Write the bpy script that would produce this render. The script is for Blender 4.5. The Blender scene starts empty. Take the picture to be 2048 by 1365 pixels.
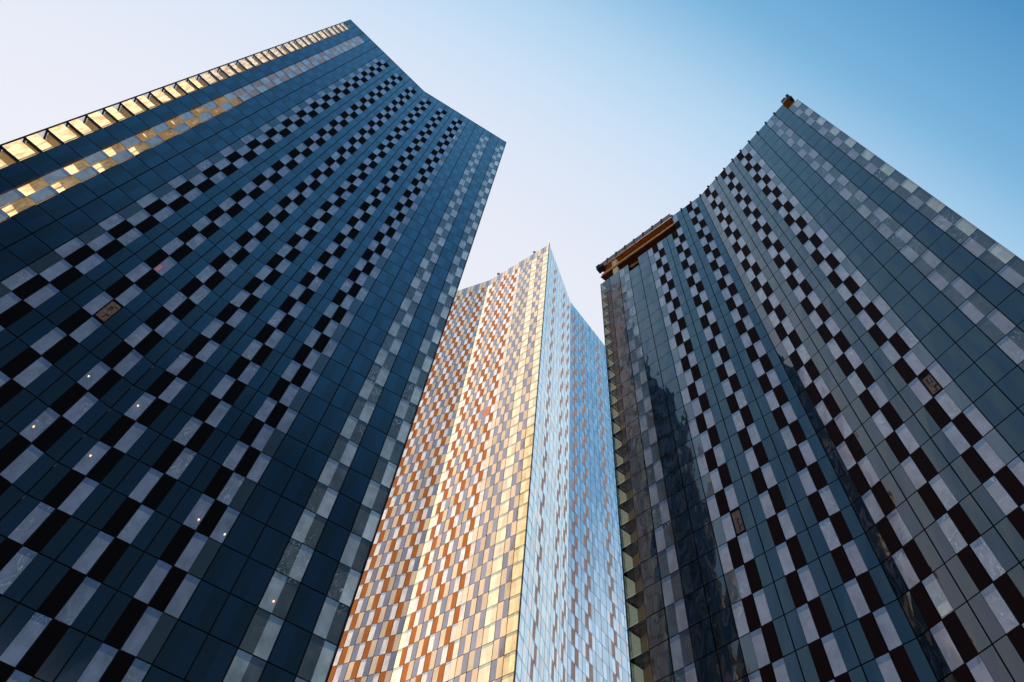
import bpy, bmesh, math, random
from mathutils import Vector, Matrix

# ------------------------------------------------------------------ camera, sky, sun
S = bpy.context.scene
COL = S.collection
MOD = 1.70                     # width of one facade module in metres
ROW = 1.8155846691625777 * MOD # storey height
CAMZ = 1.6
cam_data = bpy.data.cameras.new("camera")
cam_data.sensor_width = 36.0
cam_data.lens = 36.0 * 1726.3766 / 2048.0
cam_data.clip_start = 0.1
cam_data.clip_end = 20000
cam = bpy.data.objects.new("camera", cam_data)
COL.objects.link(cam)
W2C = Matrix(((0.988339116118641, -0.13777715871849888, 0.06483244623859766),
              (-0.15226881345115648, -0.8942773781635762, 0.4208113346323463),
              (0.0, -0.4257762621851262, -0.9048284779778224)))
cam.matrix_world = Matrix.Translation((0, 0, CAMZ)) @ W2C.transposed().to_4x4()
S.camera = cam

SUN_EL = math.radians(16)
SUN_T = math.radians(-18)       # sun stands to the left, a little beyond the picture plane
sdir = Vector((-math.cos(SUN_T) * math.cos(SUN_EL), -math.sin(SUN_T) * math.cos(SUN_EL), math.sin(SUN_EL)))
world = bpy.data.worlds.new("World")
S.world = world
world.use_nodes = True
nt = world.node_tree
bg = nt.nodes["Background"]
sky = nt.nodes.new("ShaderNodeTexSky")
sky.sky_type = 'NISHITA'
sky.sun_disc = False
sky.sun_elevation = SUN_EL
sky.sun_rotation = math.atan2(sdir.x, sdir.y)
sky.air_density = 1.0
sky.dust_density = 1.5
sky.ozone_density = 1.6
# evening haze: the sky pales from deep blue overhead-right towards the bright horizon ahead on the left
tc = nt.nodes.new("ShaderNodeTexCoord")
dot = nt.nodes.new("ShaderNodeVectorMath"); dot.operation = 'DOT_PRODUCT'
dot.inputs[1].default_value = (-0.33, 0.94, 0.0)
nt.links.new(tc.outputs["Generated"], dot.inputs[0])
mrg = nt.nodes.new("ShaderNodeMapRange")
mrg.inputs["From Min"].default_value = -1.0; mrg.inputs["From Max"].default_value = 1.0
nt.links.new(dot.outputs["Value"], mrg.inputs["Value"])
ramp = nt.nodes.new("ShaderNodeValToRGB")
cr = ramp.color_ramp
stops = [(-1.0, (0.02, 0.04, 0.08)), (-0.78, (0.0010, 0.010, 0.022)), (-0.60, (0.0016, 0.014, 0.034)), (-0.32, (0.030, 0.135, 0.295)), (-0.14, (0.085, 0.30, 0.58)), (-0.02, (0.20, 0.465, 0.735)),
         (0.07, (0.45, 0.67, 0.885)), (0.14, (0.61, 0.765, 0.94)), (0.20, (0.72, 0.805, 0.95)), (0.30, (0.82, 0.85, 0.95)),
         (0.5, (0.92, 0.91, 0.96)), (1.0, (1.0, 0.88, 0.74))]
while len(cr.elements) < len(stops): cr.elements.new(0.5)
for e, (p, c) in zip(cr.elements, stops):
    e.position = (p + 1) / 2; e.color = (*c, 1)
nt.links.new(mrg.outputs[0], ramp.inputs[0])
sks = nt.nodes.new("ShaderNodeVectorMath"); sks.operation = 'SCALE'; sks.inputs["Scale"].default_value = 0.3
nt.links.new(sky.outputs[0], sks.inputs[0])
mxs = nt.nodes.new("ShaderNodeMix"); mxs.data_type = 'RGBA'; mxs.inputs["Factor"].default_value = 0.97
nt.links.new(sks.outputs[0], mxs.inputs["A"]); nt.links.new(ramp.outputs[0], mxs.inputs["B"])
# bright band added low over the unseen horizon, strongest right, to fill the facades
spz = nt.nodes.new("ShaderNodeSeparateXYZ"); nt.links.new(tc.outputs["Generated"], spz.inputs[0])
hz = nt.nodes.new("ShaderNodeMapRange"); hz.inputs["From Min"].default_value = 0.0; hz.inputs["From Max"].default_value = 0.62
hz.inputs["To Min"].default_value = 1.0; hz.inputs["To Max"].default_value = 0.0
nt.links.new(spz.outputs["Z"], hz.inputs["Value"])
hp = nt.nodes.new("ShaderNodeMath"); hp.operation = 'POWER'; hp.inputs[1].default_value = 1.6
nt.links.new(hz.outputs[0], hp.inputs[0])
hs = nt.nodes.new("ShaderNodeVectorMath"); hs.operation = 'SCALE'; hs.inputs[0].default_value = (0.85, 0.95, 1.1)
hx = nt.nodes.new("ShaderNodeMapRange"); hx.inputs["From Min"].default_value = -1.0; hx.inputs["From Max"].default_value = 1.0
hx.inputs["To Min"].default_value = 0.9; hx.inputs["To Max"].default_value = 2.9
nt.links.new(spz.outputs["X"], hx.inputs["Value"])
hm = nt.nodes.new("ShaderNodeMath"); hm.operation = 'MULTIPLY'
nt.links.new(hp.outputs[0], hm.inputs[0]); nt.links.new(hx.outputs[0], hm.inputs[1])
nt.links.new(hm.outputs[0], hs.inputs["Scale"])
ha = nt.nodes.new("ShaderNodeVectorMath"); ha.operation = 'ADD'
nt.links.new(mxs.outputs["Result"], ha.inputs[0]); nt.links.new(hs.outputs[0], ha.inputs[1])
# pale low sky added out of view so the centre tower reflects brighter
lz = nt.nodes.new("ShaderNodeMapRange"); lz.interpolation_type = 'SMOOTHSTEP'; lz.inputs["From Min"].default_value = 0.84; lz.inputs["From Max"].default_value = 0.70
lz.inputs["To Min"].default_value = 0.0; lz.inputs["To Max"].default_value = 1.0
nt.links.new(spz.outputs["Z"], lz.inputs["Value"])
ly = nt.nodes.new("ShaderNodeMapRange"); ly.interpolation_type = 'SMOOTHSTEP'; ly.inputs["From Min"].default_value = -0.04; ly.inputs["From Max"].default_value = 0.14
nt.links.new(spz.outputs["Y"], ly.inputs["Value"])
lm = nt.nodes.new("ShaderNodeMath"); lm.operation = 'MULTIPLY'
nt.links.new(lz.outputs[0], lm.inputs[0]); nt.links.new(ly.outputs[0], lm.inputs[1])
pal = nt.nodes.new("ShaderNodeMix"); pal.data_type = 'RGBA'; pal.inputs["B"].default_value = (0.72, 0.86, 1.02, 1)
nt.links.new(lm.outputs[0], pal.inputs["Factor"]); nt.links.new(ha.outputs[0], pal.inputs["A"])
def smooth(src, a, b):
    k = nt.nodes.new("ShaderNodeMapRange"); k.interpolation_type = 'SMOOTHSTEP'
    k.inputs["From Min"].default_value = a; k.inputs["From Max"].default_value = b
    nt.links.new(src, k.inputs["Value"]); return k.outputs[0]
def times(a, b):
    k = nt.nodes.new("ShaderNodeMath"); k.operation = 'MULTIPLY'
    nt.links.new(a, k.inputs[0]); nt.links.new(b, k.inputs[1]); return k.outputs[0]
ne = times(times(smooth(spz.outputs["Z"], 0.985, 0.88), smooth(spz.outputs["Y"], 0.22, 0.34)), smooth(spz.outputs["X"], 0.20, 0.32))  # second pale patch added behind the right tower, for the same reflections
pal2 = nt.nodes.new("ShaderNodeMix"); pal2.data_type = 'RGBA'; pal2.inputs["B"].default_value = (0.84, 0.93, 1.04, 1)
nt.links.new(ne, pal2.inputs["Factor"]); nt.links.new(pal.outputs["Result"], pal2.inputs["A"])
nt.links.new(pal2.outputs["Result"], bg.inputs[0])
bg.inputs[1].default_value = 0.5
sun_data = bpy.data.lights.new("sun", 'SUN')
sun_data.energy = 5.0
sun_data.angle = math.radians(0.5)
sun_data.color = (1.0, 0.78, 0.53)
sun = bpy.data.objects.new("sun", sun_data)
sun.rotation_euler = sdir.to_track_quat('Z', 'Y').to_euler()
sun.location = (0, 0, 300)
COL.objects.link(sun)
S.view_settings.view_transform = 'Standard'
S.view_settings.look = 'None'
S.view_settings.exposure = 1.0
S.view_settings.gamma = 1.0

R = random.Random(7)

# ------------------------------------------------------------------ materials
def new_mat(name):
    m = bpy.data.materials.new(name)
    m.use_nodes = True
    return m, m.node_tree, m.node_tree.nodes["Principled BSDF"]

def simple(name, col, rough=0.7, spec=0.3, metal=0.0, noise=0.12, scale=1.5, emit=None, est=0):
    m, n, b = new_mat(name)
    b.inputs["Roughness"].default_value = rough
    b.inputs["Specular IOR Level"].default_value = spec
    b.inputs["Metallic"].default_value = metal
    geo = n.nodes.new("ShaderNodeNewGeometry")
    tx = n.nodes.new("ShaderNodeTexNoise"); tx.inputs["Scale"].default_value = scale
    tx.inputs["Detail"].default_value = 5
    n.links.new(geo.outputs["Position"], tx.inputs["Vector"])
    mx = n.nodes.new("ShaderNodeMix"); mx.data_type = 'RGBA'
    mx.inputs["A"].default_value = (*[c * (1 - noise * 2) for c in col], 1)
    mx.inputs["B"].default_value = (*[min(1, c * (1 + noise * 2)) for c in col], 1)
    n.links.new(tx.outputs["Fac"], mx.inputs["Factor"])
    n.links.new(mx.outputs["Result"], b.inputs["Base Color"])
    if emit:
        b.inputs["Emission Color"].default_value = (*emit, 1)
        b.inputs["Emission Strength"].default_value = est
    return m

def glass_panel(name, rough=0.03, wav=0.02, ior=1.5, window=False, coat=0.0, mottle=0.2, glint=0.0, gloss=(1, 1, 1), ta=(0.76, 0.98, 1.0), tb=(0.96, 0.90, 0.82), metal=0.0):
    """opaque facade glass: colour comes from the 'tone' attribute of each pane, gloss reflects the sky"""
    m, n, b = new_mat(name)
    L = n.links.new
    at = n.nodes.new("ShaderNodeAttribute"); at.attribute_name = "tone"
    geo = n.nodes.new("ShaderNodeNewGeometry")
    b.inputs["Roughness"].default_value = rough
    b.inputs["IOR"].default_value = ior
    gt = n.nodes.new("ShaderNodeMix"); gt.data_type = 'RGBA'
    gt.inputs["A"].default_value = (*[g * k for g, k in zip(gloss, ta)], 1)
    gt.inputs["B"].default_value = (*[g * k for g, k in zip(gloss, tb)], 1)
    b.inputs["Metallic"].default_value = metal
    L(at.outputs["Alpha"], gt.inputs["Factor"]); L(gt.outputs["Result"], b.inputs["Specular Tint"])
    tx = n.nodes.new("ShaderNodeTexNoise"); tx.inputs["Scale"].default_value = 1.1 if window else 0.35
    tx.inputs["Detail"].default_value = 6; tx.inputs["Roughness"].default_value = 0.6
    mp = n.nodes.new("ShaderNodeMapping"); mp.inputs["Scale"].default_value = (1, 1, 0.55)
    L(geo.outputs["Position"], mp.inputs["Vector"])
    L(mp.outputs[0], tx.inputs["Vector"])
    mr = n.nodes.new("ShaderNodeMapRange")
    mr.inputs["From Min"].default_value = 0.3; mr.inputs["From Max"].default_value = 0.7
    mr.inputs["To Min"].default_value = 1 - mottle; mr.inputs["To Max"].default_value = 1 + mottle
    L(tx.outputs["Fac"], mr.inputs["Value"])
    mul = n.nodes.new("ShaderNodeVectorMath"); mul.operation = 'SCALE'
    L(at.outputs["Color"], mul.inputs[0]); L(mr.outputs[0], mul.inputs["Scale"])
    last = mul.outputs[0]
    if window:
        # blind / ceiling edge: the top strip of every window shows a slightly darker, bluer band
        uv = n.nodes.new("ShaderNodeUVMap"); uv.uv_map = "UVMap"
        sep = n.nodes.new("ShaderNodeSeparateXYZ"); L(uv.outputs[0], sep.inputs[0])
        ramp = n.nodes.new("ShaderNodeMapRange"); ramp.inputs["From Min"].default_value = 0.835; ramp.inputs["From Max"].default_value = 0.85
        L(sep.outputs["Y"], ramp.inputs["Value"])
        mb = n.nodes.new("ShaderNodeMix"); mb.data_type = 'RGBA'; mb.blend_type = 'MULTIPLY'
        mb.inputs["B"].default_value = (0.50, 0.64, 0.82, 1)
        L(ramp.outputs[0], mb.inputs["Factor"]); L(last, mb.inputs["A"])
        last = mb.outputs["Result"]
        # curvy white reflections painted as thin pale streaks on some panes
        if glint > 0:
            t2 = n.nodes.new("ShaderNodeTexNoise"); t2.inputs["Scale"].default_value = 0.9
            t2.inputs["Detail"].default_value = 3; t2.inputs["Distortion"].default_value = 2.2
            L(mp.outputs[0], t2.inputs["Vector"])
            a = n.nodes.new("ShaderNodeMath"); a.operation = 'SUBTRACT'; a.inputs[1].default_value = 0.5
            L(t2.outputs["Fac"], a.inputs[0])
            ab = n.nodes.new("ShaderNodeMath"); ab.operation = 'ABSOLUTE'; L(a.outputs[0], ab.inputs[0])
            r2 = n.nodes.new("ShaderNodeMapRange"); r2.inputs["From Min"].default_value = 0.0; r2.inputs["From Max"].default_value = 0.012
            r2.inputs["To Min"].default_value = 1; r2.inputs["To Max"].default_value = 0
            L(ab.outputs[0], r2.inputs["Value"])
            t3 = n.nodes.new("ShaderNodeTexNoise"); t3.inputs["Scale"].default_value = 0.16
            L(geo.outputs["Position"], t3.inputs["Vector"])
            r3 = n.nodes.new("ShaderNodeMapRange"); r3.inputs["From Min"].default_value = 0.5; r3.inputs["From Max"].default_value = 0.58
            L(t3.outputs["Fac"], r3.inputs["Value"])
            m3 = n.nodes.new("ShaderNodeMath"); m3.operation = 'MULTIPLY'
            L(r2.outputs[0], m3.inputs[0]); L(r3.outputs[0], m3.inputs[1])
            m4 = n.nodes.new("ShaderNodeMath"); m4.operation = 'MULTIPLY'; m4.inputs[1].default_value = glint
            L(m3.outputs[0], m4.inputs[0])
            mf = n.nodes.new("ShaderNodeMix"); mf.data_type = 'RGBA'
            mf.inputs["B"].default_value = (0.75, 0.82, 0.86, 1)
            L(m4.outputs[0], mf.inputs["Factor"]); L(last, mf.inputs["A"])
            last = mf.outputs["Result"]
    L(last, b.inputs["Base Color"])
    # gentle roller waves of the toughened glass
    t4 = n.nodes.new("ShaderNodeTexNoise"); t4.inputs["Scale"].default_value = 0.55; t4.inputs["Detail"].default_value = 1.5
    mp4 = n.nodes.new("ShaderNodeMapping"); mp4.inputs["Scale"].default_value = (1, 1, 0.35)
    L(geo.outputs["Position"], mp4.inputs["Vector"]); L(mp4.outputs[0], t4.inputs["Vector"])
    bp = n.nodes.new("ShaderNodeBump"); bp.inputs["Strength"].default_value = 1.0; bp.inputs["Distance"].default_value = wav
    L(t4.outputs["Fac"], bp.inputs["Height"]); L(bp.outputs[0], b.inputs["Normal"])
    return m

def clear_glass(name, tint):
    m = bpy.data.materials.new(name); m.use_nodes = True
    n = m.node_tree
    for x in list(n.nodes):
        n.nodes.remove(x)
    out = n.nodes.new("ShaderNodeOutputMaterial")
    tr = n.nodes.new("ShaderNodeBsdfTransparent"); tr.inputs[0].default_value = (*tint, 1)
    gl = n.nodes.new("ShaderNodeBsdfGlossy"); gl.inputs["Roughness"].default_value = 0.02
    fr = n.nodes.new("ShaderNodeFresnel"); fr.inputs[0].default_value = 1.5
    ge = n.nodes.new("ShaderNodeNewGeometry")
    io = n.nodes.new("ShaderNodeMapRange"); io.inputs["To Min"].default_value = 1.5; io.inputs["To Max"].default_value = 1 / 1.5
    n.links.new(ge.outputs["Backfacing"], io.inputs["Value"]); n.links.new(io.outputs[0], fr.inputs[0])
    mx = n.nodes.new("ShaderNodeMixShader")
    n.links.new(fr.outputs[0], mx.inputs[0]); n.links.new(tr.outputs[0], mx.inputs[1])
    n.links.new(gl.outputs[0], mx.inputs[2]); n.links.new(mx.outputs[0], out.inputs[0])
    return m

M_panel = glass_panel("facade_glass", wav=0.012, mottle=0.16, ior=8.0, ta=(0.98, 0.97, 1.0), tb=(0.92, 0.76, 0.74))
M_window = glass_panel("window_glass", window=True, wav=0.010, mottle=0.28, glint=0.9, ior=3.4, ta=(0.9, 1.0, 1.0), tb=(0.9, 1.0, 1.0))
M_panel_r = glass_panel("facade_glass_grey", wav=0.05, mottle=0.16, ior=2.0, ta=(0.86, 0.70, 0.74), tb=(1.0, 0.80, 0.72))
M_window_r = glass_panel("window_glass_grey", window=True, wav=0.04, mottle=0.22, glint=0.8, ior=1.7, ta=(1.0, 0.9, 0.85), tb=(1.0, 0.88, 0.8))
M_panel_c = glass_panel("facade_glass_pale", wav=0.008, mottle=0.14, ior=2.2)
M_window_c = glass_panel("window_glass_pale", window=True, wav=0.008, mottle=0.2, glint=0.3, ior=2.4)
M_panel_cr = glass_panel("facade_glass_sky_sheen", wav=0.010, mottle=0.14, ior=3.0, metal=0.6)  # right-face copy of the same glass, pale sky sheen put into its colour
M_window_cr = glass_panel("window_glass_sky_sheen", window=True, wav=0.010, mottle=0.15, glint=0.3, ior=3.0, metal=0.6)  # its windows likewise, sky sheen put into the colour
M_vent = simple("vent_black", (0.0035, 0.0028, 0.0035), rough=0.75, spec=0.04, noise=0.1)
M_vent_r = simple("vent_dark_brown", (0.014, 0.005, 0.005), rough=0.75, spec=0.05, noise=0.1)
M_vent_c = simple("vent_bronze", (0.33, 0.10, 0.008), rough=0.5, spec=0.15, noise=0.16, scale=0.5)
M_vent_cr = simple("vent_bronze_sky_sheen", (0.62, 0.38, 0.29), rough=0.5, spec=0.4, noise=0.16, scale=0.5)  # paler copy of the bronze vents, sky reflection put into its colour
M_frame = simple("mullion_black", (0.006, 0.009, 0.013), rough=0.5, spec=0.15, noise=0.05)
M_frame_c = simple("mullion_brown", (0.05, 0.035, 0.03), rough=0.5, spec=0.2, noise=0.05)
M_wallin = simple("interior_plaster", (0.85, 0.72, 0.52), rough=0.9, spec=0.1, noise=0.12, scale=0.9)
M_slab = simple("slab_soffit", (0.78, 0.60, 0.38), rough=0.9, spec=0.1, noise=0.22, scale=0.8)
M_pale = simple("pale_plaster", (0.80, 0.84, 0.82), rough=0.9, spec=0.1, noise=0.08)
M_amber = simple("plaster_sun_tint", (0.92, 0.60, 0.27), rough=0.9, spec=0.1, noise=0.12, scale=0.9)  # plaster with warm sunlight put into its colour
M_slab_r = simple("brown_soffit", (0.22, 0.12, 0.05), rough=0.7, spec=0.3, noise=0.25, scale=0.8)
M_clear = clear_glass("clear_glass", (0.96, 0.93, 0.90))
def sheer(name, col):
    m = bpy.data.materials.new(name); m.use_nodes = True
    n = m.node_tree
    for x in list(n.nodes): n.nodes.remove(x)
    out = n.nodes.new("ShaderNodeOutputMaterial")
    tr = n.nodes.new("ShaderNodeBsdfTranslucent"); df = n.nodes.new("ShaderNodeBsdfDiffuse")
    mx = n.nodes.new("ShaderNodeMixShader"); mx.inputs[0].default_value = 0.3
    geo = n.nodes.new("ShaderNodeNewGeometry"); tx = n.nodes.new("ShaderNodeTexNoise"); tx.inputs["Scale"].default_value = 1.4; tx.inputs["Detail"].default_value = 5
    mp = n.nodes.new("ShaderNodeMapping"); mp.inputs["Scale"].default_value = (2.5, 2.5, 0.5)
    n.links.new(geo.outputs["Position"], mp.inputs[0]); n.links.new(mp.outputs[0], tx.inputs["Vector"])
    cm = n.nodes.new("ShaderNodeMix"); cm.data_type = 'RGBA'
    cm.inputs["A"].default_value = (*[c * 0.55 for c in col], 1); cm.inputs["B"].default_value = (*col, 1)
    mr = n.nodes.new("ShaderNodeMapRange"); mr.inputs["From Min"].default_value = 0.38; mr.inputs["From Max"].default_value = 0.6
    n.links.new(tx.outputs["Fac"], mr.inputs["Value"]); n.links.new(mr.outputs[0], cm.inputs["Factor"])
    n.links.new(cm.outputs["Result"], tr.inputs[0]); n.links.new(cm.outputs["Result"], df.inputs[0])
    n.links.new(tr.outputs[0], mx.inputs[1]); n.links.new(df.outputs[0], mx.inputs[2]); n.links.new(mx.outputs[0], out.inputs[0])
    return m
M_sheer_pale = sheer("pale_sheer_glow_sheet", (0.66, 0.66, 0.66))  # paler sheet for upper rows, the fading glow put into its colour
M_sheer = sheer("sheer_glow_sheet", (0.96, 0.86, 0.66))
M_clear_r = clear_glass("green_tinted_glass", (0.44, 0.44, 0.35))
M_roof = simple("roof_membrane", (0.18, 0.18, 0.18), rough=0.9)
M_lamp = simple("downlight", (1, 0.8, 0.6), emit=(1.0, 0.42, 0.16), est=1.6)
M_timber = simple("timber_glow_tint", (0.50, 0.15, 0.025), rough=0.8, spec=0.1, noise=0.3, scale=2.2)  # timber with the open storey's warm glow put into its colour
M_timber_dark = simple("shaded_formwork", (0.10, 0.030, 0.012), rough=0.85, spec=0.1, noise=0.3, scale=2.0)  # darker copy of the formwork, shade put into its colour
M_timber_pale = simple("board_sun_tint", (0.85, 0.55, 0.33), rough=0.8, spec=0.1, noise=0.15, scale=2.0)  # boards with bright sunlight put into their colour
M_edge = simple("grey_edge_board", (0.24, 0.20, 0.22), rough=0.8, noise=0.15)
M_dark = simple("dark_steel", (0.012, 0.012, 0.014), rough=0.6, spec=0.2)
M_pave = simple("paving", (0.16, 0.155, 0.15), rough=0.9, noise=0.2, scale=0.6)
M_raw = simple("open_bay_timber", (0.16, 0.095, 0.075), rough=0.85, noise=0.5, scale=5)
M_white = simple("white_board", (0.75, 0.74, 0.66), rough=0.8, noise=0.12, scale=2)
M_clay = simple("clay_panel", (0.50, 0.17, 0.10), rough=0.6, noise=0.1)
M_pink = simple("pink_sheet", (0.75, 0.22, 0.28), rough=0.8, noise=0.1)

# ------------------------------------------------------------------ mesh helpers
class MB:
    def __init__(s):
        s.v = []; s.f = []; s.c = []; s.uv = []; s.m = []
    def quad(s, pts, col=(1, 1, 1), uv=((0, 0), (1, 0), (1, 1), (0, 1)), mi=0):
        i = len(s.v); s.v += [tuple(p) for p in pts]; s.f.append(tuple(range(i, i + len(pts))))
        s.c.append(col); s.uv.append(uv if len(pts) == 4 else [(0.5, 0.5)] * len(pts)); s.m.append(mi)
    def prism(s, a, b, n, depth, z0, z1, col=(1, 1, 1), jit=None, mi=0, uvx=(0, 1)):
        """upright slab: outer face from plan point a to b between z0 and z1, 'depth' thick against normal n"""
        jt = jit or (0, 0, 0, 0)
        A0 = Vector((a[0] + n[0] * jt[0], a[1] + n[1] * jt[0], z0)); B0 = Vector((b[0] + n[0] * jt[1], b[1] + n[1] * jt[1], z0))
        B1 = Vector((b[0] + n[0] * jt[2], b[1] + n[1] * jt[2], z1)); A1 = Vector((a[0] + n[0] * jt[3], a[1] + n[1] * jt[3], z1))
        d = Vector((n[0], n[1], 0)) * (-depth)
        q = s.quad
        u0, u1 = uvx
        q((A0, B0, B1, A1), col, ((u0, 0), (u1, 0), (u1, 1), (u0, 1)), mi)
        fl = ((0.5, 0.3),) * 4
        dk = tuple(c * 0.35 for c in col[:3])
        q((A0 + d, B0 + d, B0, A0), dk, fl, mi); q((A1, B1, B1 + d, A1 + d), dk, fl, mi)
        q((A0 + d, A0, A1, A1 + d), dk, fl, mi); q((B0, B0 + d, B1 + d, B1), dk, fl, mi)
        q((B0 + d, A0 + d, A1 + d, B1 + d), dk, fl, mi)
    def box(s, o, x, y, z, col=(1, 1, 1)):
        """box from corner o with edge vectors x, y, z"""
        o = Vector(o); x = Vector(x); y = Vector(y); z = Vector(z)
        if x.cross(y).dot(z) < 0: x, y = y, x
        s.quad((o, o + y, o + x + y, o + x), col); s.quad((o + z, o + x + z, o + x + y + z, o + y + z), col)
        s.quad((o, o + x, o + x + z, o + z), col); s.quad((o + x, o + x + y, o + x + y + z, o + x + z), col)
        s.quad((o + x + y, o + y, o + y + z, o + x + y + z), col); s.quad((o + y, o, o + z, o + y + z), col)
    def build(s, name, mats, parent=None, label=None, kind=None):
        if not s.f: return None
        me = bpy.data.meshes.new(name)
        me.from_pydata(s.v, [], s.f)
        for mm in (mats if isinstance(mats, (list, tuple)) else [mats]): me.materials.append(mm)
        ca = me.color_attributes.new("tone", 'FLOAT_COLOR', 'CORNER')
        ul = me.uv_layers.new(name="UVMap")
        cols = []; uvs = []
        for f, c, u in zip(s.f, s.c, s.uv):
            for k in range(len(f)):
                cols += [c[0], c[1], c[2], c[3] if len(c) > 3 else 0.3]; uvs += [u[k][0], u[k][1]]
        ca.data.foreach_set("color", cols); ul.data.foreach_set("uv", uvs)
        me.polygons.foreach_set("material_index", s.m)
        me.update()
        o = bpy.data.objects.new(name, me)
        COL.objects.link(o)
        if parent: o.parent = parent
        if label: o["label"] = label
        if kind: o["kind"] = kind
        return o

def jitter(k=0.004):
    return tuple(R.uniform(-k, k) for _ in range(4))
def vary(c, a=0.10, b=0.03):
    s = 1 + R.uniform(-a, a)
    return tuple(max(0, x * s * (1 + R.uniform(-b, b))) for x in c)
def project(p):
    q = W2C @ (Vector(p) - Vector((0, 0, CAMZ)))
    if q.z > -0.1: return None
    return (1024 + 1726.38 * q.x / -q.z, 682.5 - 1726.38 * q.y / -q.z)
def screen_area(pts):
    q = [project(p) for p in pts]
    if any(x is None for x in q): return 0
    cx = sum(x[0] for x in q) / 4; cy = sum(x[1] for x in q) / 4
    if not (-10 < cx < 2058 and -10 < cy < 1375): return 0
    a = 0
    for i in range(4):
        a += q[i][0] * q[(i + 1) % 4][1] - q[(i + 1) % 4][0] * q[i][1]
    return abs(a) / 2

# ------------------------------------------------------------------ towers
DELTA = 0.2255
TURN0 = 1.799
GAPX, GAPZ = 0.045, 0.045     # half of the dark joint between panes

class Tower:
    def __init__(t, label, start, theta, ztop, r0, counts, tones, vent, frame, detail, crossings, deltas=None, missing=None, seethru=None, mats=None):
        """start: plan point of the left corner of face 0, theta: its direction; counts: modules of each half face"""
        t.clear = None; t.fold_pale = False; t.tones1 = None; t.mats = mats; t.top = ztop; t.r0 = r0; t.tones = tones; t.faces = []; t.vent = vent
        t.root = bpy.data.objects.new("skyscraper", None)
        COL.objects.link(t.root)
        t.root["label"] = label; t.root["category"] = "skyscraper"
        t.root["group"] = "chequered glass towers around the square"
        p = Vector(start); th = theta
        t.outline = []
        poly = []
        dl = deltas or (DELTA,) * 4
        for fi in range(4):
            n = counts[fi]
            pts = [p.copy()]; dirs = []; 
            for k in range(2 * n):
                if k == n: th -= dl[fi]
                d = Vector((math.cos(th), math.sin(th)))
                p = p + d * MOD; pts.append(p.copy()); dirs.append(d)
            t.faces.append((pts, dirs, n))
            poly += [pts[0], pts[n]]
            th += (math.pi / 2 + DELTA) if not deltas else (TURN0 if fi % 2 == 0 else math.pi + dl[0] + dl[1] - TURN0)
        t.poly = poly
        c = sum((q for q in poly), Vector((0, 0))) / len(poly)
        t.centre = c
        t.root.location = (c.x, c.y, 0)
        t.inv = Matrix.Translation((-c.x, -c.y, 0))
        t.nrows = int((t.top - t.r0 * ROW) / ROW) + 1
        t.frame = frame; t.detail = detail; t.cross = crossings
        t.missing = missing or set(); t.seethru = seethru or {}
    def z(t, Rr):
        """height of row line Rr (0 = roof edge)"""
        return t.top if Rr == 0 else t.top - (t.r0 + Rr - 1) * ROW
    def pt(t, fi, j):
        pts, dirs, n = t.faces[fi]
        k = min(int(j), 2 * n - 1); k = max(k, 0)
        return pts[k] + dirs[k] * MOD * (j - k)
    def nrm(t, fi, j):
        pts, dirs, n = t.faces[fi]
        d = dirs[max(0, min(int(j), 2 * n - 1))]
        return Vector((d.y, -d.x))
    def put(t, mb, name, mats, parent=None, **k):
        o = mb.build(name, mats, parent or t.root, **k)
        if o is not None:
            if parent is None:
                o.data.transform(t.inv)
            else:
                o.data.transform(t.inv)
        return o

def kind_of(fi, m, h, row, t):
    """material kind of half pane h (0 left, 1 right) of module m in storey row"""
    pts, dirs, n = t.faces[fi]
    N = 2 * n
    odd = row % 2
    cr = t.cross[fi]
    j = m + h                      # crossing line this half touches
    if h == 1 and (m + 1) in cr:
        first = (m + 1) == cr[0]
        return 'V' if not odd else 'W'
    if h == 0 and m in cr:
        return 'V' if odd else 'W'
    lo, hi = cr[0] - 1, cr[-1]
    if m == lo and h == 0: return 'D' if odd else 'w2'
    if m == hi and h == 1: return 'D' if not odd else 'w2'
    if m == N - 1 and h == 1 and odd: return 'wb'
    if m in (0, 2, N - 3, N - 1):
        return 'wl' if (h == 0) == (not odd) else 'wd'
    if lo < m < hi:
        return 'A' if (h + row) % 2 else 'B'
    return 'A' if (h + row) % 2 else 'B'

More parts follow.
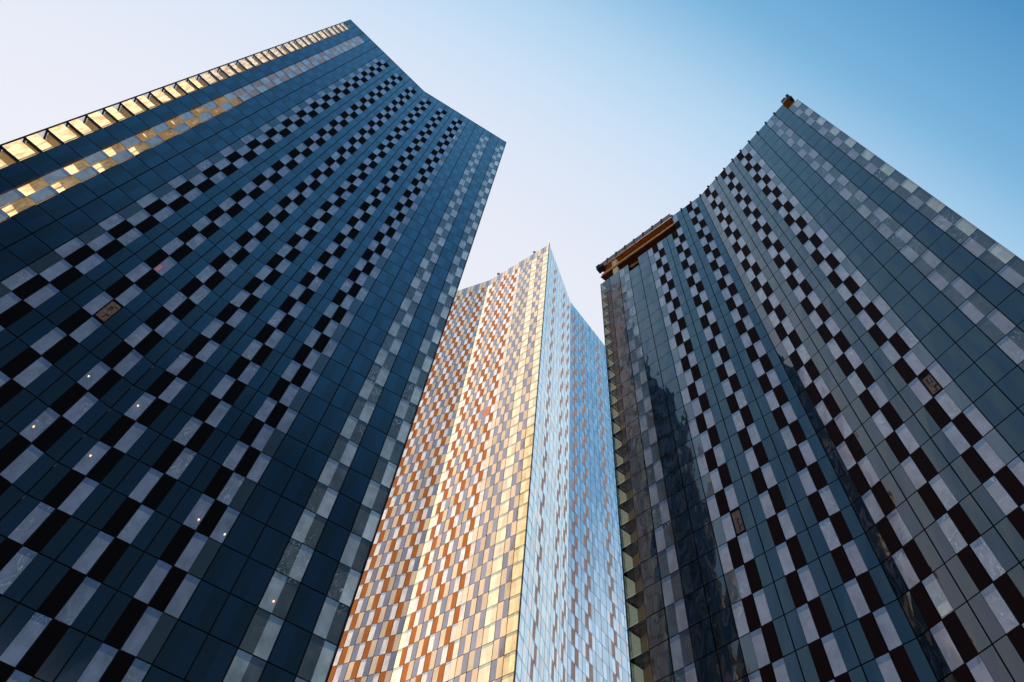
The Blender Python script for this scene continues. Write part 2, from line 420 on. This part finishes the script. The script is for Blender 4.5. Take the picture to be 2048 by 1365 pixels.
def build_tower(t):
    T0 = t.tones
    groups = {'window': [], 'vent_panel': [], 'glass_panel': []}
    clear = []
    body = MB(); frame = MB()
    for fi in range(4):
        pts, dirs, n = t.faces[fi]
        N = 2 * n
        fine = t.detail.get(fi, True)
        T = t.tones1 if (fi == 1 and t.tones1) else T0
        for m in range(N):
            nm = t.nrm(fi, m); a = pts[m]; d = dirs[m]; b = a + d * MOD
            see = t.seethru.get((fi, m))
            for row in range(0, t.nrows):
                z1 = t.z(row); z0 = t.z(row + 1)
                if z0 < 0.0: z0 = 0.0
                if z1 - z0 < 0.3: continue
                if (fi, m, row) in t.missing: continue
                # dark backing wall
                if not see:
                    body.quad((Vector((*(a - nm * 0.14), z0)), Vector((*(b - nm * 0.14), z0)), Vector((*(b - nm * 0.14), z1)), Vector((*(a - nm * 0.14), z1))))
                kk = [kind_of(fi, m, h, row, t) for h in (0, 1)]
                if t.fold_pale and fi == 0 and m == n: kk = [k if k in 'VW' else 'wl' for k in kk]  # brighter light beside the fold put into the pane colour
                if row == 0 and t.r0 > 1.3: kk = ['A' if (m + h) % 2 else 'B' for h in (0, 1)]
                if see == 2 and 0 < row < 22:
                    pale = ('wa', 'wl') if row % 2 else ('wl', 'wa')  # warm half pane: amber glow of the sunlit room put into its colour
                    items = [(a + d * GAPX, a + d * MOD * 0.5, vary(T[pale[0]])), (a + d * MOD * 0.5, b - d * GAPX, vary(T[pale[1]]))]
                    ar = screen_area([(*a, z0), (*b, z0), (*b, z1), (*a, z1)])
                    groups['window'].append((ar if nm.dot(-a) > 0 else 0, items, nm, z0 + GAPZ, z1 - GAPZ, jitter(), fi))
                    body.quad((Vector((*(a - nm * 0.14), z0)), Vector((*(b - nm * 0.14), z0)), Vector((*(b - nm * 0.14), z1)), Vector((*(a - nm * 0.14), z1))))
                    continue
                if see == 2 and row > 0:
                    mid = a + d * MOD * 0.5
                    if row % 2: c0, c1, w0, w1 = a + d * GAPX, mid - d * 0.015, mid + d * 0.015, b - d * GAPX
                    else: w0, w1, c0, c1 = a + d * GAPX, mid - d * 0.015, mid + d * 0.015, b - d * GAPX
                    clear.append((fi, m, row, c0, c1, nm, z0 + GAPZ, z1 - GAPZ))
                    ar = screen_area([(*w0, z0), (*w1, z0), (*w1, z1), (*w0, z1)])
                    groups['window'].append((ar if nm.dot(-a) > 0 else 0, [(w0, w1, vary(T['wl']))], nm, z0 + GAPZ, z1 - GAPZ, jitter(), fi))
                    continue
                if see == 3 and row > 0:
                    mid = a + d * MOD * 0.5
                    clear.append((fi, m, row, mid + d * 0.015, b - d * GAPX, nm, z0 + GAPZ, z1 - GAPZ))
                    w0, w1 = a + d * GAPX, mid - d * 0.015
                    ar = screen_area([(*w0, z0), (*w1, z0), (*w1, z1), (*w0, z1)])
                    groups['window'].append((ar if nm.dot(-a) > 0 else 0, [(w0, w1, vary(T['wd' if row % 2 else 'wl']))], nm, z0 + GAPZ, z1 - GAPZ, jitter(), fi))
                    continue
                if see and row > 0:
                    clear.append((fi, m, row, a + d * GAPX, b - d * GAPX, nm, z0 + GAPZ, z1 - GAPZ)); continue
                cat = lambda k: 'vent_panel' if k == 'V' else ('window' if k[0] in 'Ww' else 'glass_panel')
                segs = []
                c0, c1 = cat(kk[0]), cat(kk[1])
                mid = a + d * MOD * 0.5
                if c0 == c1:
                    segs.append((c0, [(a + d * GAPX, mid, kk[0]), (mid, b - d * GAPX, kk[1])]))
                else:
                    segs.append((c0, [(a + d * GAPX, mid - d * 0.012, kk[0])]))
                    segs.append((c1, [(mid + d * 0.012, b - d * GAPX, kk[1])]))
                for c, hs in segs:
                    jt = jitter(0.008)
                    quads = []
                    for (p, q, k) in hs:
                        quads.append((p, q, vary(T[k], 0.2 if k in 'AB' else 0.1) + (R.uniform(0.0, 0.25) if k == 'A' else R.uniform(0.72, 1.0) if k in 'BD' else R.uniform(0.0, 0.35),)))
                    base = T[hs[0][2]]
                    P0 = hs[0][0]; P1 = hs[-1][1]
                    zz0 = z0 + (GAPZ if c != 'vent_panel' else 0.02); zz1 = z1 - (GAPZ if c != 'vent_panel' else 0.02)
                    ar = screen_area([(*P0, zz0), (*P1, zz0), (*P1, zz1), (*P0, zz1)]) if fine else 0
                    vis = nm.dot(-P0) > 0
                    groups[c].append((ar if vis else 0, quads, nm, zz0, zz1, jt, fi))
    UV = ((0, 0), (1, 0), (1, 1), (0, 1))
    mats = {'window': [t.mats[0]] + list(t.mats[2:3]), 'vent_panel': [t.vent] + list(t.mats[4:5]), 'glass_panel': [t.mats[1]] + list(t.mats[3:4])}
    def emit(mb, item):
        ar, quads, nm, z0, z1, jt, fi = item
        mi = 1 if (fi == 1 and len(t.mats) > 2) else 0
        if len(quads) == 1:
            p, q, c = quads[0]
            off = 0.0
            mb.prism(p, q, nm, 0.06, z0, z1, c, jt, mi)
        else:
            (p, q, c), (q2, s_, c2) = quads
            jm0 = (jt[0] + jt[1]) / 2; jm1 = (jt[2] + jt[3]) / 2
            P = lambda v, z, j: Vector((v[0] + nm[0] * j, v[1] + nm[1] * j, z))
            mb.quad((P(p, z0, jt[0]), P(q, z0, jm0), P(q, z1, jm1), P(p, z1, jt[3])), c, UV, mi)
            mb.quad((P(q, z0, jm0), P(s_, z0, jt[1]), P(s_, z1, jt[2]), P(q, z1, jm1)), c2, UV, mi)
            dd = Vector((nm[0], nm[1], 0)) * -0.06
            A0, B0, B1, A1 = P(p, z0, jt[0]), P(s_, z0, jt[1]), P(s_, z1, jt[2]), P(p, z1, jt[3])
            dk = tuple(x * 0.35 for x in c[:3]); fl = ((0.5, 0.3),) * 4
            mb.quad((A0 + dd, B0 + dd, B0, A0), dk, fl, mi); mb.quad((A1, B1, B1 + dd, A1 + dd), dk, fl, mi)
            mb.quad((A0 + dd, A0, A1, A1 + dd), dk, fl, mi); mb.quad((B0, B0 + dd, B1 + dd, B1), dk, fl, mi)
    for name, items in groups.items():
        items.sort(key=lambda i: -i[0])
        lim = 96
        for it in items[:lim]:
            mb = MB(); emit(mb, it); t.put(mb, name, mats[name])
        mb = MB()
        for it in items[lim:]: emit(mb, it)
        t.put(mb, name, mats[name], kind="stuff")
    # see-through corner windows
    for i, (fi, m, row, a, b, nm, z0, z1) in enumerate(sorted(clear, key=lambda c: -screen_area([(*c[3], c[6]), (*c[4], c[6]), (*c[4], c[7]), (*c[3], c[7])]))):
        if i == 0: rest = MB()
        mb = MB() if i < 96 else rest
        mb.quad((Vector((*a, z0)), Vector((*b, z0)), Vector((*b, z1)), Vector((*a, z1))))
        if i < 96: t.put(mb, "corner_window", t.clear or M_clear)
    if len(clear) > 96: t.put(rest, "corner_window", t.clear or M_clear, kind="stuff")
    tb = MB()
    for (fi, m, row, a, b, nm, z0, z1) in clear:
        tb.prism(a - nm * 0.04, b - nm * 0.04, nm, 0.12, z0 - 0.20, z0 + 0.0)
        dd = t.faces[fi][1][m]
        tb.prism(b + dd * 0.02 - nm * 0.03, b + dd * 0.07 - nm * 0.03, nm, 0.1, z0, z1)
    t.put(tb, "transoms", t.frame)
    t.put(body, "backing_wall", t.frame)

def slabs(t, cutrows=(), mat=None):
    mb = MB()
    n = len(t.poly)
    ins = []
    for i, p in enumerate(t.poly):
        ins.append(t.centre + (p - t.centre) * (1 - (0.42 if i % 2 == 0 else 0.22) / (p - t.centre).length))
    for row in range(1, t.nrows):
        z = t.z(row)
        if z < 1 or row in cutrows: continue
        top, bot = z + 0.14, z - 0.16
        mb.quad([Vector((*p, top)) for p in ins]); mb.quad([Vector((*p, bot)) for p in reversed(ins)])
        for i in range(n):
            a, b = ins[i], ins[(i + 1) % n]
            mb.quad((Vector((*a, bot)), Vector((*b, bot)), Vector((*b, top)), Vector((*a, top))))
    t.put(mb, "floor_slabs", mat or M_slab)

def roof(t, z, rim=True):
    mb = MB()
    ins = [t.centre + (p - t.centre) * (1 - 0.10 / (p - t.centre).length) for p in t.poly]
    mb.quad([Vector((*p, z)) for p in ins]); mb.quad([Vector((*p, z - 0.3)) for p in reversed(ins)])
    t.put(mb, "roof", M_roof)
    if rim:
        cp = MB()
        for fi in range(4):
            pts, dirs, n = t.faces[fi]
            for a, b, d in ((pts[0], pts[n], dirs[0]), (pts[n], pts[2 * n], dirs[n])):
                nm = Vector((d.y, -d.x))
                cp.prism(a + nm * 0.03, b + nm * 0.03, nm, 0.35, t.top + 0.004, t.top + 0.16)
        t.put(cp, "coping", t.frame)

def corner_post(t, js):
    mb = MB()
    for fi in js:
        p = t.faces[fi][0][0]
        d1 = t.faces[fi][1][0]; d0 = t.faces[(fi - 1) % 4][1][-1]
        nm = Vector((d1.y, -d1.x))
        mb.box((*(p + nm * 0.01 - d1 * 0.02), 0), (*(d1 * 0.07), 0), (*(-nm * 0.12), 0), (0, 0, t.top))
    t.put(mb, "corner_post", t.frame)

def partition(t, p, q, z0, z1, mb):
    mb.quad((Vector((*p, z0)), Vector((*q, z0)), Vector((*q, z1)), Vector((*p, z1))))

def lerp(a, b, k): return a + (b - a) * k

# tower placement, solved from the photograph's vanishing points
L_fold = Vector((-14.26775609, 17.83340162)) * MOD
L_start = L_fold - Vector((math.cos(0.63054), math.sin(0.63054))) * 11 * MOD
R_fold = Vector((14.34122613, 18.58293868)) * MOD
R_start = R_fold - Vector((math.cos(-0.82673), math.sin(-0.82673))) * 11 * MOD
C_corner = Vector((3.361019386589202, 41.75819380733729)) * MOD
aC = 2.4194639937338227
C_start = C_corner + Vector((math.cos(aC), math.sin(aC))) * 11 * MOD + Vector((math.cos(aC + DELTA), math.sin(aC + DELTA))) * 11 * MOD

X22 = [6, 8, 10, 12, 14, 16]; X20 = [3, 7, 9, 11, 13, 17]
tones_L = {'A': (0.0006, 0.010, 0.026), 'B': (0.002, 0.012, 0.017), 'D': (0.05, 0.07, 0.08), 'V': (0.004, 0.003, 0.004),
           'W': (0.25, 0.31, 0.43), 'w2': (0.25, 0.31, 0.42), 'wl': (0.46, 0.54, 0.60), 'wd': (0.12, 0.15, 0.16), 'wb': (0.72, 0.84, 0.86), 'wa': (0.50, 0.36, 0.29)}
tones_R = {'A': (0.008, 0.011, 0.017), 'B': (0.014, 0.014, 0.014), 'D': (0.14, 0.14, 0.155), 'V': (0.012, 0.004, 0.005),
           'W': (0.41, 0.37, 0.42), 'w2': (0.41, 0.37, 0.42), 'wl': (0.33, 0.31, 0.34), 'wd': (0.11, 0.105, 0.105), 'wb': (0.55, 0.57, 0.50)}
tones_C = {'A': (0.23, 0.205, 0.275), 'B': (0.67, 0.505, 0.33), 'D': (0.80, 0.63, 0.44), 'V': (0.4, 0.12, 0.02),
           'W': (0.82, 0.74, 0.70), 'w2': (0.80, 0.72, 0.66), 'wl': (0.95, 0.82, 0.56), 'wd': (0.80, 0.66, 0.42), 'wb': (0.95, 0.82, 0.56)}  # light tones carry the golden sun glare in their colour

seeL = {}
for m in (0,): seeL[(0, m)] = 1
seeL[(0, 2)] = 2
for m in (19, 18, 17, 16): seeL[(3, m)] = 1

TL = Tower("tall dark blue glass tower filling the left side, with sunlit amber corner windows", L_start, 0.63054,
           100.37881423 * MOD + CAMZ, 1.504, (11, 10, 11, 10), tones_L, M_vent, M_frame, {0: True, 1: False, 2: False, 3: False},
           [X22, X20, X22, X20], seethru=seeL, mats=(M_window, M_panel))
build_tower(TL); slabs(TL); roof(TL, TL.top - 0.6); corner_post(TL, (0, 1, 2, 3))
# living rooms behind the left corner: back wall runs across the corner
mb = MB()
p = TL.pt(0, 3.0); n0 = TL.nrm(0, 1)
q1 = p - n0 * 4.5
q2 = TL.pt(3, 16.0)
for row in range(1, TL.nrows - 1):
    partition(TL, p - n0 * 0.2, q1, TL.z(row + 1) + 0.14, TL.z(row) - 0.16, mb)
    partition(TL, q1, q2, TL.z(row + 1) + 0.14, TL.z(row) - 0.16, mb)
TL.put(mb, "room_partition", M_wallin)
# translucent sheets added behind the left corner glazing to carry the amber sun glow
for m, lo in ((0, 0), (2, 0)):
    nn = TL.nrm(0, m); d = TL.faces[0][1][m]; a = TL.pt(0, m)
    for row in range(22 if m == 2 else 1, TL.nrows - 8):
        z0 = TL.z(row + 1) + 0.16; z1 = TL.z(row) - 0.18
        if m == 0:
            u0, u1 = (0.03, 0.97) if row > 26 else (0.05, 0.93)
            h = R.uniform(0.50, 0.64) if row % 2 else R.uniform(0.70, 0.88)
            zb, zt = z0, z0 + (z1 - z0) * h
        else:
            u0, u1 = (0.03, 0.48) if row % 2 else (0.52, 0.97)
            if row > 29: zb, zt = z0, z1
            else:
                zt = z1 - 0.15; zb = z1 - (z1 - z0) * R.uniform(0.45, 0.6); u0 += 0.06; u1 -= 0.12
        mb = MB()
        p0 = a + d * MOD * u0 - nn * 0.16; p1 = a + d * MOD * u1 - nn * 0.16
        mb.quad((Vector((*p0, zb)), Vector((*p1, zb)), Vector((*p1, zt)), Vector((*p0, zt))))
        TL.put(mb, "glow_sheet", M_sheer if row > 22 else M_sheer_pale)

missR = set()
for m in range(8):
    missR |= {(0, m, 0), (0, m, 1)}
missR.add((0, 3, 2)); missR.add((0, 21, 0))
for m in range(20): missR.add((3, m, 0)); missR.add((3, m, 1)); missR.add((1, m, 0))
seeR = {(0, 0): 1, (3, 19): 1}
TR = Tower("dark grey glass tower on the right with bare orange structure along its roof edge", R_start, -0.82673,
           75.72103823 * MOD + CAMZ - 0.45 * ROW, 1.157, (11, 10, 11, 10), tones_R, M_vent_r, M_frame, {0: True, 1: False, 2: False, 3: False},
           [X22, X20, X22, X20], missing=missR, seethru=seeR, mats=(M_window_r, M_panel_r))
TR.clear = M_clear_r; build_tower(TR); slabs(TR, (1, 2), M_slab_r); corner_post(TR, (3,))
mb = MB()
for row in range(3, TR.nrows - 1):
    partition(TR, TR.pt(0, 1.0) - TR.nrm(0, 1) * 0.2, TR.pt(0, 0.62) - TR.nrm(0, 0) * 1.0, TR.z(row + 1) + 0.14, TR.z(row) - 0.16, mb)
    partition(TR, TR.pt(0, 0.62) - TR.nrm(0, 0) * 1.0, TR.pt(3, 19.25), TR.z(row + 1) + 0.14, TR.z(row) - 0.16, mb)
TR.put(mb, "room_partition", M_amber)
TC = Tower("distant tallest tower in the middle, bronze and cream chequered, sunlit on its left face", C_start, aC + DELTA + math.pi,
           124.81751719 * MOD + CAMZ, 1.44, (11, 10, 11, 10), tones_C, M_vent_c, M_frame_c, {0: True, 1: True, 2: False, 3: False},
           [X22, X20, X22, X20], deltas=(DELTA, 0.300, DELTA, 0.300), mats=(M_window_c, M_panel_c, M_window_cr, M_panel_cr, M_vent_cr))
TC.fold_pale = True
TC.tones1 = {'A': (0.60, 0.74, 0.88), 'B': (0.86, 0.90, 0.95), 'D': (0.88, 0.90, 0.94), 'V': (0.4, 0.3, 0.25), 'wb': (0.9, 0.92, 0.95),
             'W': (0.95, 0.94, 0.96), 'w2': (0.93, 0.93, 0.96), 'wl': (0.92, 0.95, 0.98), 'wd': (0.72, 0.80, 0.90)}  # right-face panes repeated paler, sky sheen put into their colour
build_tower(TC); roof(TC, TC.top - 0.6, rim=False)

# ------------------------------------------------------------------ unfinished top storey of the right tower
def plan_in(t, fi, j, dep):
    return t.pt(fi, j) - t.nrm(fi, j) * dep
top = TR.top
# roof deck with its grey edge board
mb = MB()
ins = [TR.centre + (p - TR.centre) * (1 - 0.12 / (p - TR.centre).length) for p in TR.poly]
mb.quad([Vector((*p, top + 0.1)) for p in ins]); mb.quad([Vector((*p, top - 0.25)) for p in reversed(ins)])
TR.put(mb, "roof", M_timber)
mb = MB()
nm = TR.nrm(0, 0); nm2 = TR.nrm(0, 21)
mb.prism(TR.pt(0, 0.15) + nm * 0.25, TR.pt(0, 7.98) + nm * 0.25, nm, 0.2, top - 0.25, top + 1.0)
TR.put(mb, "edge_board", M_edge)
mb = MB()
mb.prism(TR.pt(0, 21.03) + nm2 * 0.1, TR.pt(0, 21.8) + nm2 * 0.1, nm2, 0.2, top - 0.1, top + 0.9)
TR.put(mb, "edge_board", M_edge)
mb = MB()
for k in range(0, 8):
    a = TR.pt(0, k + 0.12); b = TR.pt(0, k + 0.88)
    mb.prism(a + nm * 0.27, b + nm * 0.27, nm, 0.1, top - 0.55, top - 0.42)
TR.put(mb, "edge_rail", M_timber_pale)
# recessed back wall of the open storeys
mb = MB()
z_lo = TR.z(3)
mb.quad([Vector((*plan_in(TR, 0, 0.9, 1.9), z_lo)), Vector((*plan_in(TR, 0, 10.9, 1.9), z_lo)), Vector((*plan_in(TR, 0, 10.9, 1.9), top - 0.25)), Vector((*plan_in(TR, 0, 0.9, 1.9), top - 0.25))])
mb.quad([Vector((*plan_in(TR, 0, 19, 1.9), TR.z(1))), Vector((*plan_in(TR, 0, 21.3, 1.9), TR.z(1))), Vector((*plan_in(TR, 0, 21.3, 1.9), top)), Vector((*plan_in(TR, 0, 19, 1.9), top))])
TR.put(mb, "back_wall", M_timber)
mb = MB()
mb.prism(TR.pt(0, 0.25) + nm * 0.12, TR.pt(0, 8.2) + nm * 0.02, nm, 0.3, TR.z(1) - 0.12, TR.z(1) + 0.16)
mb.prism(TR.pt(0, 3.0) - nm * 0.3, TR.pt(0, 4.0) - nm * 0.3, nm, 0.3, TR.z(2) - 0.3, TR.z(2) - 0.05)
TR.put(mb, "slab_edge", M_timber_pale)
mb = MB()
mb.prism(plan_in(TR, 0, 0.3, 0.5), plan_in(TR, 0, 3.4, 0.5), nm, 2.2, TR.z(2) - 0.1, TR.z(2) + 0.25)
TR.put(mb, "deck", M_timber)
mb = MB()
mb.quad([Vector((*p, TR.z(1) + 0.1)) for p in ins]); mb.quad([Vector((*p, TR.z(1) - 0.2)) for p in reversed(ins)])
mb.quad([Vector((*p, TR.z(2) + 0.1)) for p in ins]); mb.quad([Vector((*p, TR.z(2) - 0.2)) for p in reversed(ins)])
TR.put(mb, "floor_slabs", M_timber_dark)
mb = MB()
a = plan_in(TR, 0, 1.35, 0.15)
mb.prism(a, a + TR.faces[0][1][0] * 0.85, nm, 0.7, TR.z(2) - 0.2, top - 0.3)
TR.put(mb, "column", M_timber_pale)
# no lamps on the open storey: its warm glow is in the timber colour
for k, j in enumerate((0.7, 2.6, 4.6, 6.6)):
    pass
for j in range(0, 21):
    a = TR.pt(0, j + 0.05); nn = TR.nrm(0, j)
    o = a + nn * (0.36 if j < 8 else 0.12)
    d = TR.faces[0][1][min(j, 21)]
    mb = MB()
    zt = top + (0.75 if j < 8 else 0.05)
    mb.box((*(o - d * 0.13), zt), (*(d * 0.28), 0), (*(-nn * 0.40), 0), (0, 0, 0.26))
    mb.box((*(o - d * 0.06), zt - 0.9), (*(d * 0.12), 0), (*(-nn * 0.12), 0), (0, 0, 0.9))
    TR.put(mb, "edge_bracket", M_dark)
# outrigger stubs at both ends of the roof
mb = MB()
o = TR.pt(0, 0.0)
d = TR.faces[0][1][0]
mb.box((*(o + nm * 0.5 - d * 0.2), top - 1.1), (*(d * 1.2), 0), (*(-nm * 0.9), 0), (0, 0, 0.75))
mb.box((*(o + nm * 0.4 - d * 0.35), top + 0.35), (*(d * 0.7), 0), (*(-nm * 0.5), 0), (0, 0, 0.4))
TR.put(mb, "outrigger", M_dark)
mb = MB()
d2 = TR.faces[0][1][21]
o = TR.pt(0, 21.62)
mb.box((*(o + nm2 * 0.22), top - 1.4), (*(d2 * 0.42), 0), (*(-nm2 * 0.6), 0), (0, 0, 2.6))
mb.box((*(TR.pt(0, 21.1) + nm2 * 0.2), top + 0.8), (*(d2 * 0.7), 0), (*(-nm2 * 0.4), 0), (0, 0, 0.35))
TR.put(mb, "outrigger", M_dark)

# ------------------------------------------------------------------ small individual features on the facades
def on_face(t, fi, j, Rr):
    return t.pt(fi, j), t.nrm(fi, j), t.z(1) - (Rr - 1) * ROW
def decal(t, j0, j1, r0, r1, mat, name, label=None, off=0.012, fi=0):
    a, nn, zt = on_face(t, fi, j0, r0); b, _, _ = on_face(t, fi, j1, r0); zb = t.z(1) - (r1 - 1) * ROW
    mb = MB(); mb.prism(a + nn * off, b + nn * off, nn, 0.05, zb, zt)
    return t.put(mb, name, mat, label=label)
for (j, r) in ((9.63, 39.64), (11.67, 39.54), (9.65, 41.65), (11.65, 41.48), (15.88, 41.71), (16.90, 41.75), (19.4, 42.72)):
    a, nn, zz = on_face(TL, 0, j, r)
    mb = MB()
    d = TL.faces[0][1][int(j)]
    ring = []
    for k in range(12):
        an = k / 12 * 2 * math.pi
        ring.append(Vector((*(a + nn * 0.03 + d * 0.045 * math.cos(an)), zz + 0.075 * math.sin(an))))
    mb.quad(ring)
    TL.put(mb, "ceiling_light", M_lamp, label="small glowing warm ceiling light")
decal(TL, 8.04, 8.46, 37.1, 37.9, M_raw, "open_panel", "grille panel taken off, pipework showing")
decal(TL, 8.05, 8.22, 34.62, 34.93, M_pink, "sticker")
decal(TL, 16.55, 16.62, 5.05, 5.95, M_white, "loose_strip")
decal(TR, 16.06, 16.44, 23.25, 23.93, M_raw, "open_panel", "grille panel taken off, fixings showing")
decal(TR, 6.06, 6.44, 23.12, 23.93, M_raw, "open_panel")
decal(TR, 12.06, 12.46, 28.72, 28.96, M_white, "blind", "white board at the foot of a window")
def pipes(t, j0, j1, r0, r1, n, rnd):
    """a few bent pipes and fixings standing proud in an opened grille bay"""
    for k in range(n):
        a, nn, zt = on_face(t, 0, j0, r0)
        d = t.faces[0][1][int(j0)]; w = (j1 - j0) * MOD; h = (r1 - r0) * ROW
        mb = MB(); x = rnd.uniform(0.1, 0.8) * w; z = zt - h * rnd.uniform(0.1, 0.9)
        p = a + d * x + nn * 0.02
        mb.box((*p, z - 0.5), (*(d * 0.05), 0), (*(nn * 0.05), 0), (0, 0, rnd.uniform(0.2, 0.6)))
        mb.box((*p, z), (*(d * rnd.uniform(0.1, 0.3)), 0), (*(nn * 0.05), 0), (0, 0, 0.05))
        t.put(mb, "pipe", M_edge if k % 3 == 0 else M_dark)
prnd = random.Random(3)
pipes(TL, 8.06, 8.44, 37.15, 37.8, 5, prnd); pipes(TR, 16.08, 16.42, 23.3, 23.85, 5, prnd); pipes(TR, 6.08, 6.42, 23.2, 23.85, 4, prnd)
decal(TC, 20.06 - 5, 20.94 - 5, 24.06, 24.94, M_clay, "cladding_panel", "single brick red panel")

# roof masts on the far tower
for j in (19.0, 12.3):
    a = TC.pt(0, j) - TC.nrm(0, j) * 0.6
    mb = MB()
    mb.box((*(a - Vector((0.06, 0.06))), TC.top - 0.6), (0.12, 0, 0), (0, 0.12, 0), (0, 0, 3.4))
    mb.box((*(a - Vector((0.35, 0.2))), TC.top + 2.7), (0.7, 0, 0), (0, 0.4, 0), (0, 0, 0.5))
    TC.put(mb, "roof_mast", M_edge)
mb = MB()
c = C_corner
mb.box((c.x - 0.06, c.y - 0.12, 0), (0.12, 0, 0), (0, 0.12, 0), (0, 0, TC.top + 1.0))
TC.put(mb, "corner_post", M_frame_c)

# ------------------------------------------------------------------ ground
mb = MB()
G = 2500
mb.quad((Vector((-G, -G, 0)), Vector((G, -G, 0)), Vector((G, G, 0)), Vector((-G, G, 0))))
g = mb.build("ground", M_pave)
g["kind"] = "structure"
print("objects", len(bpy.data.objects))
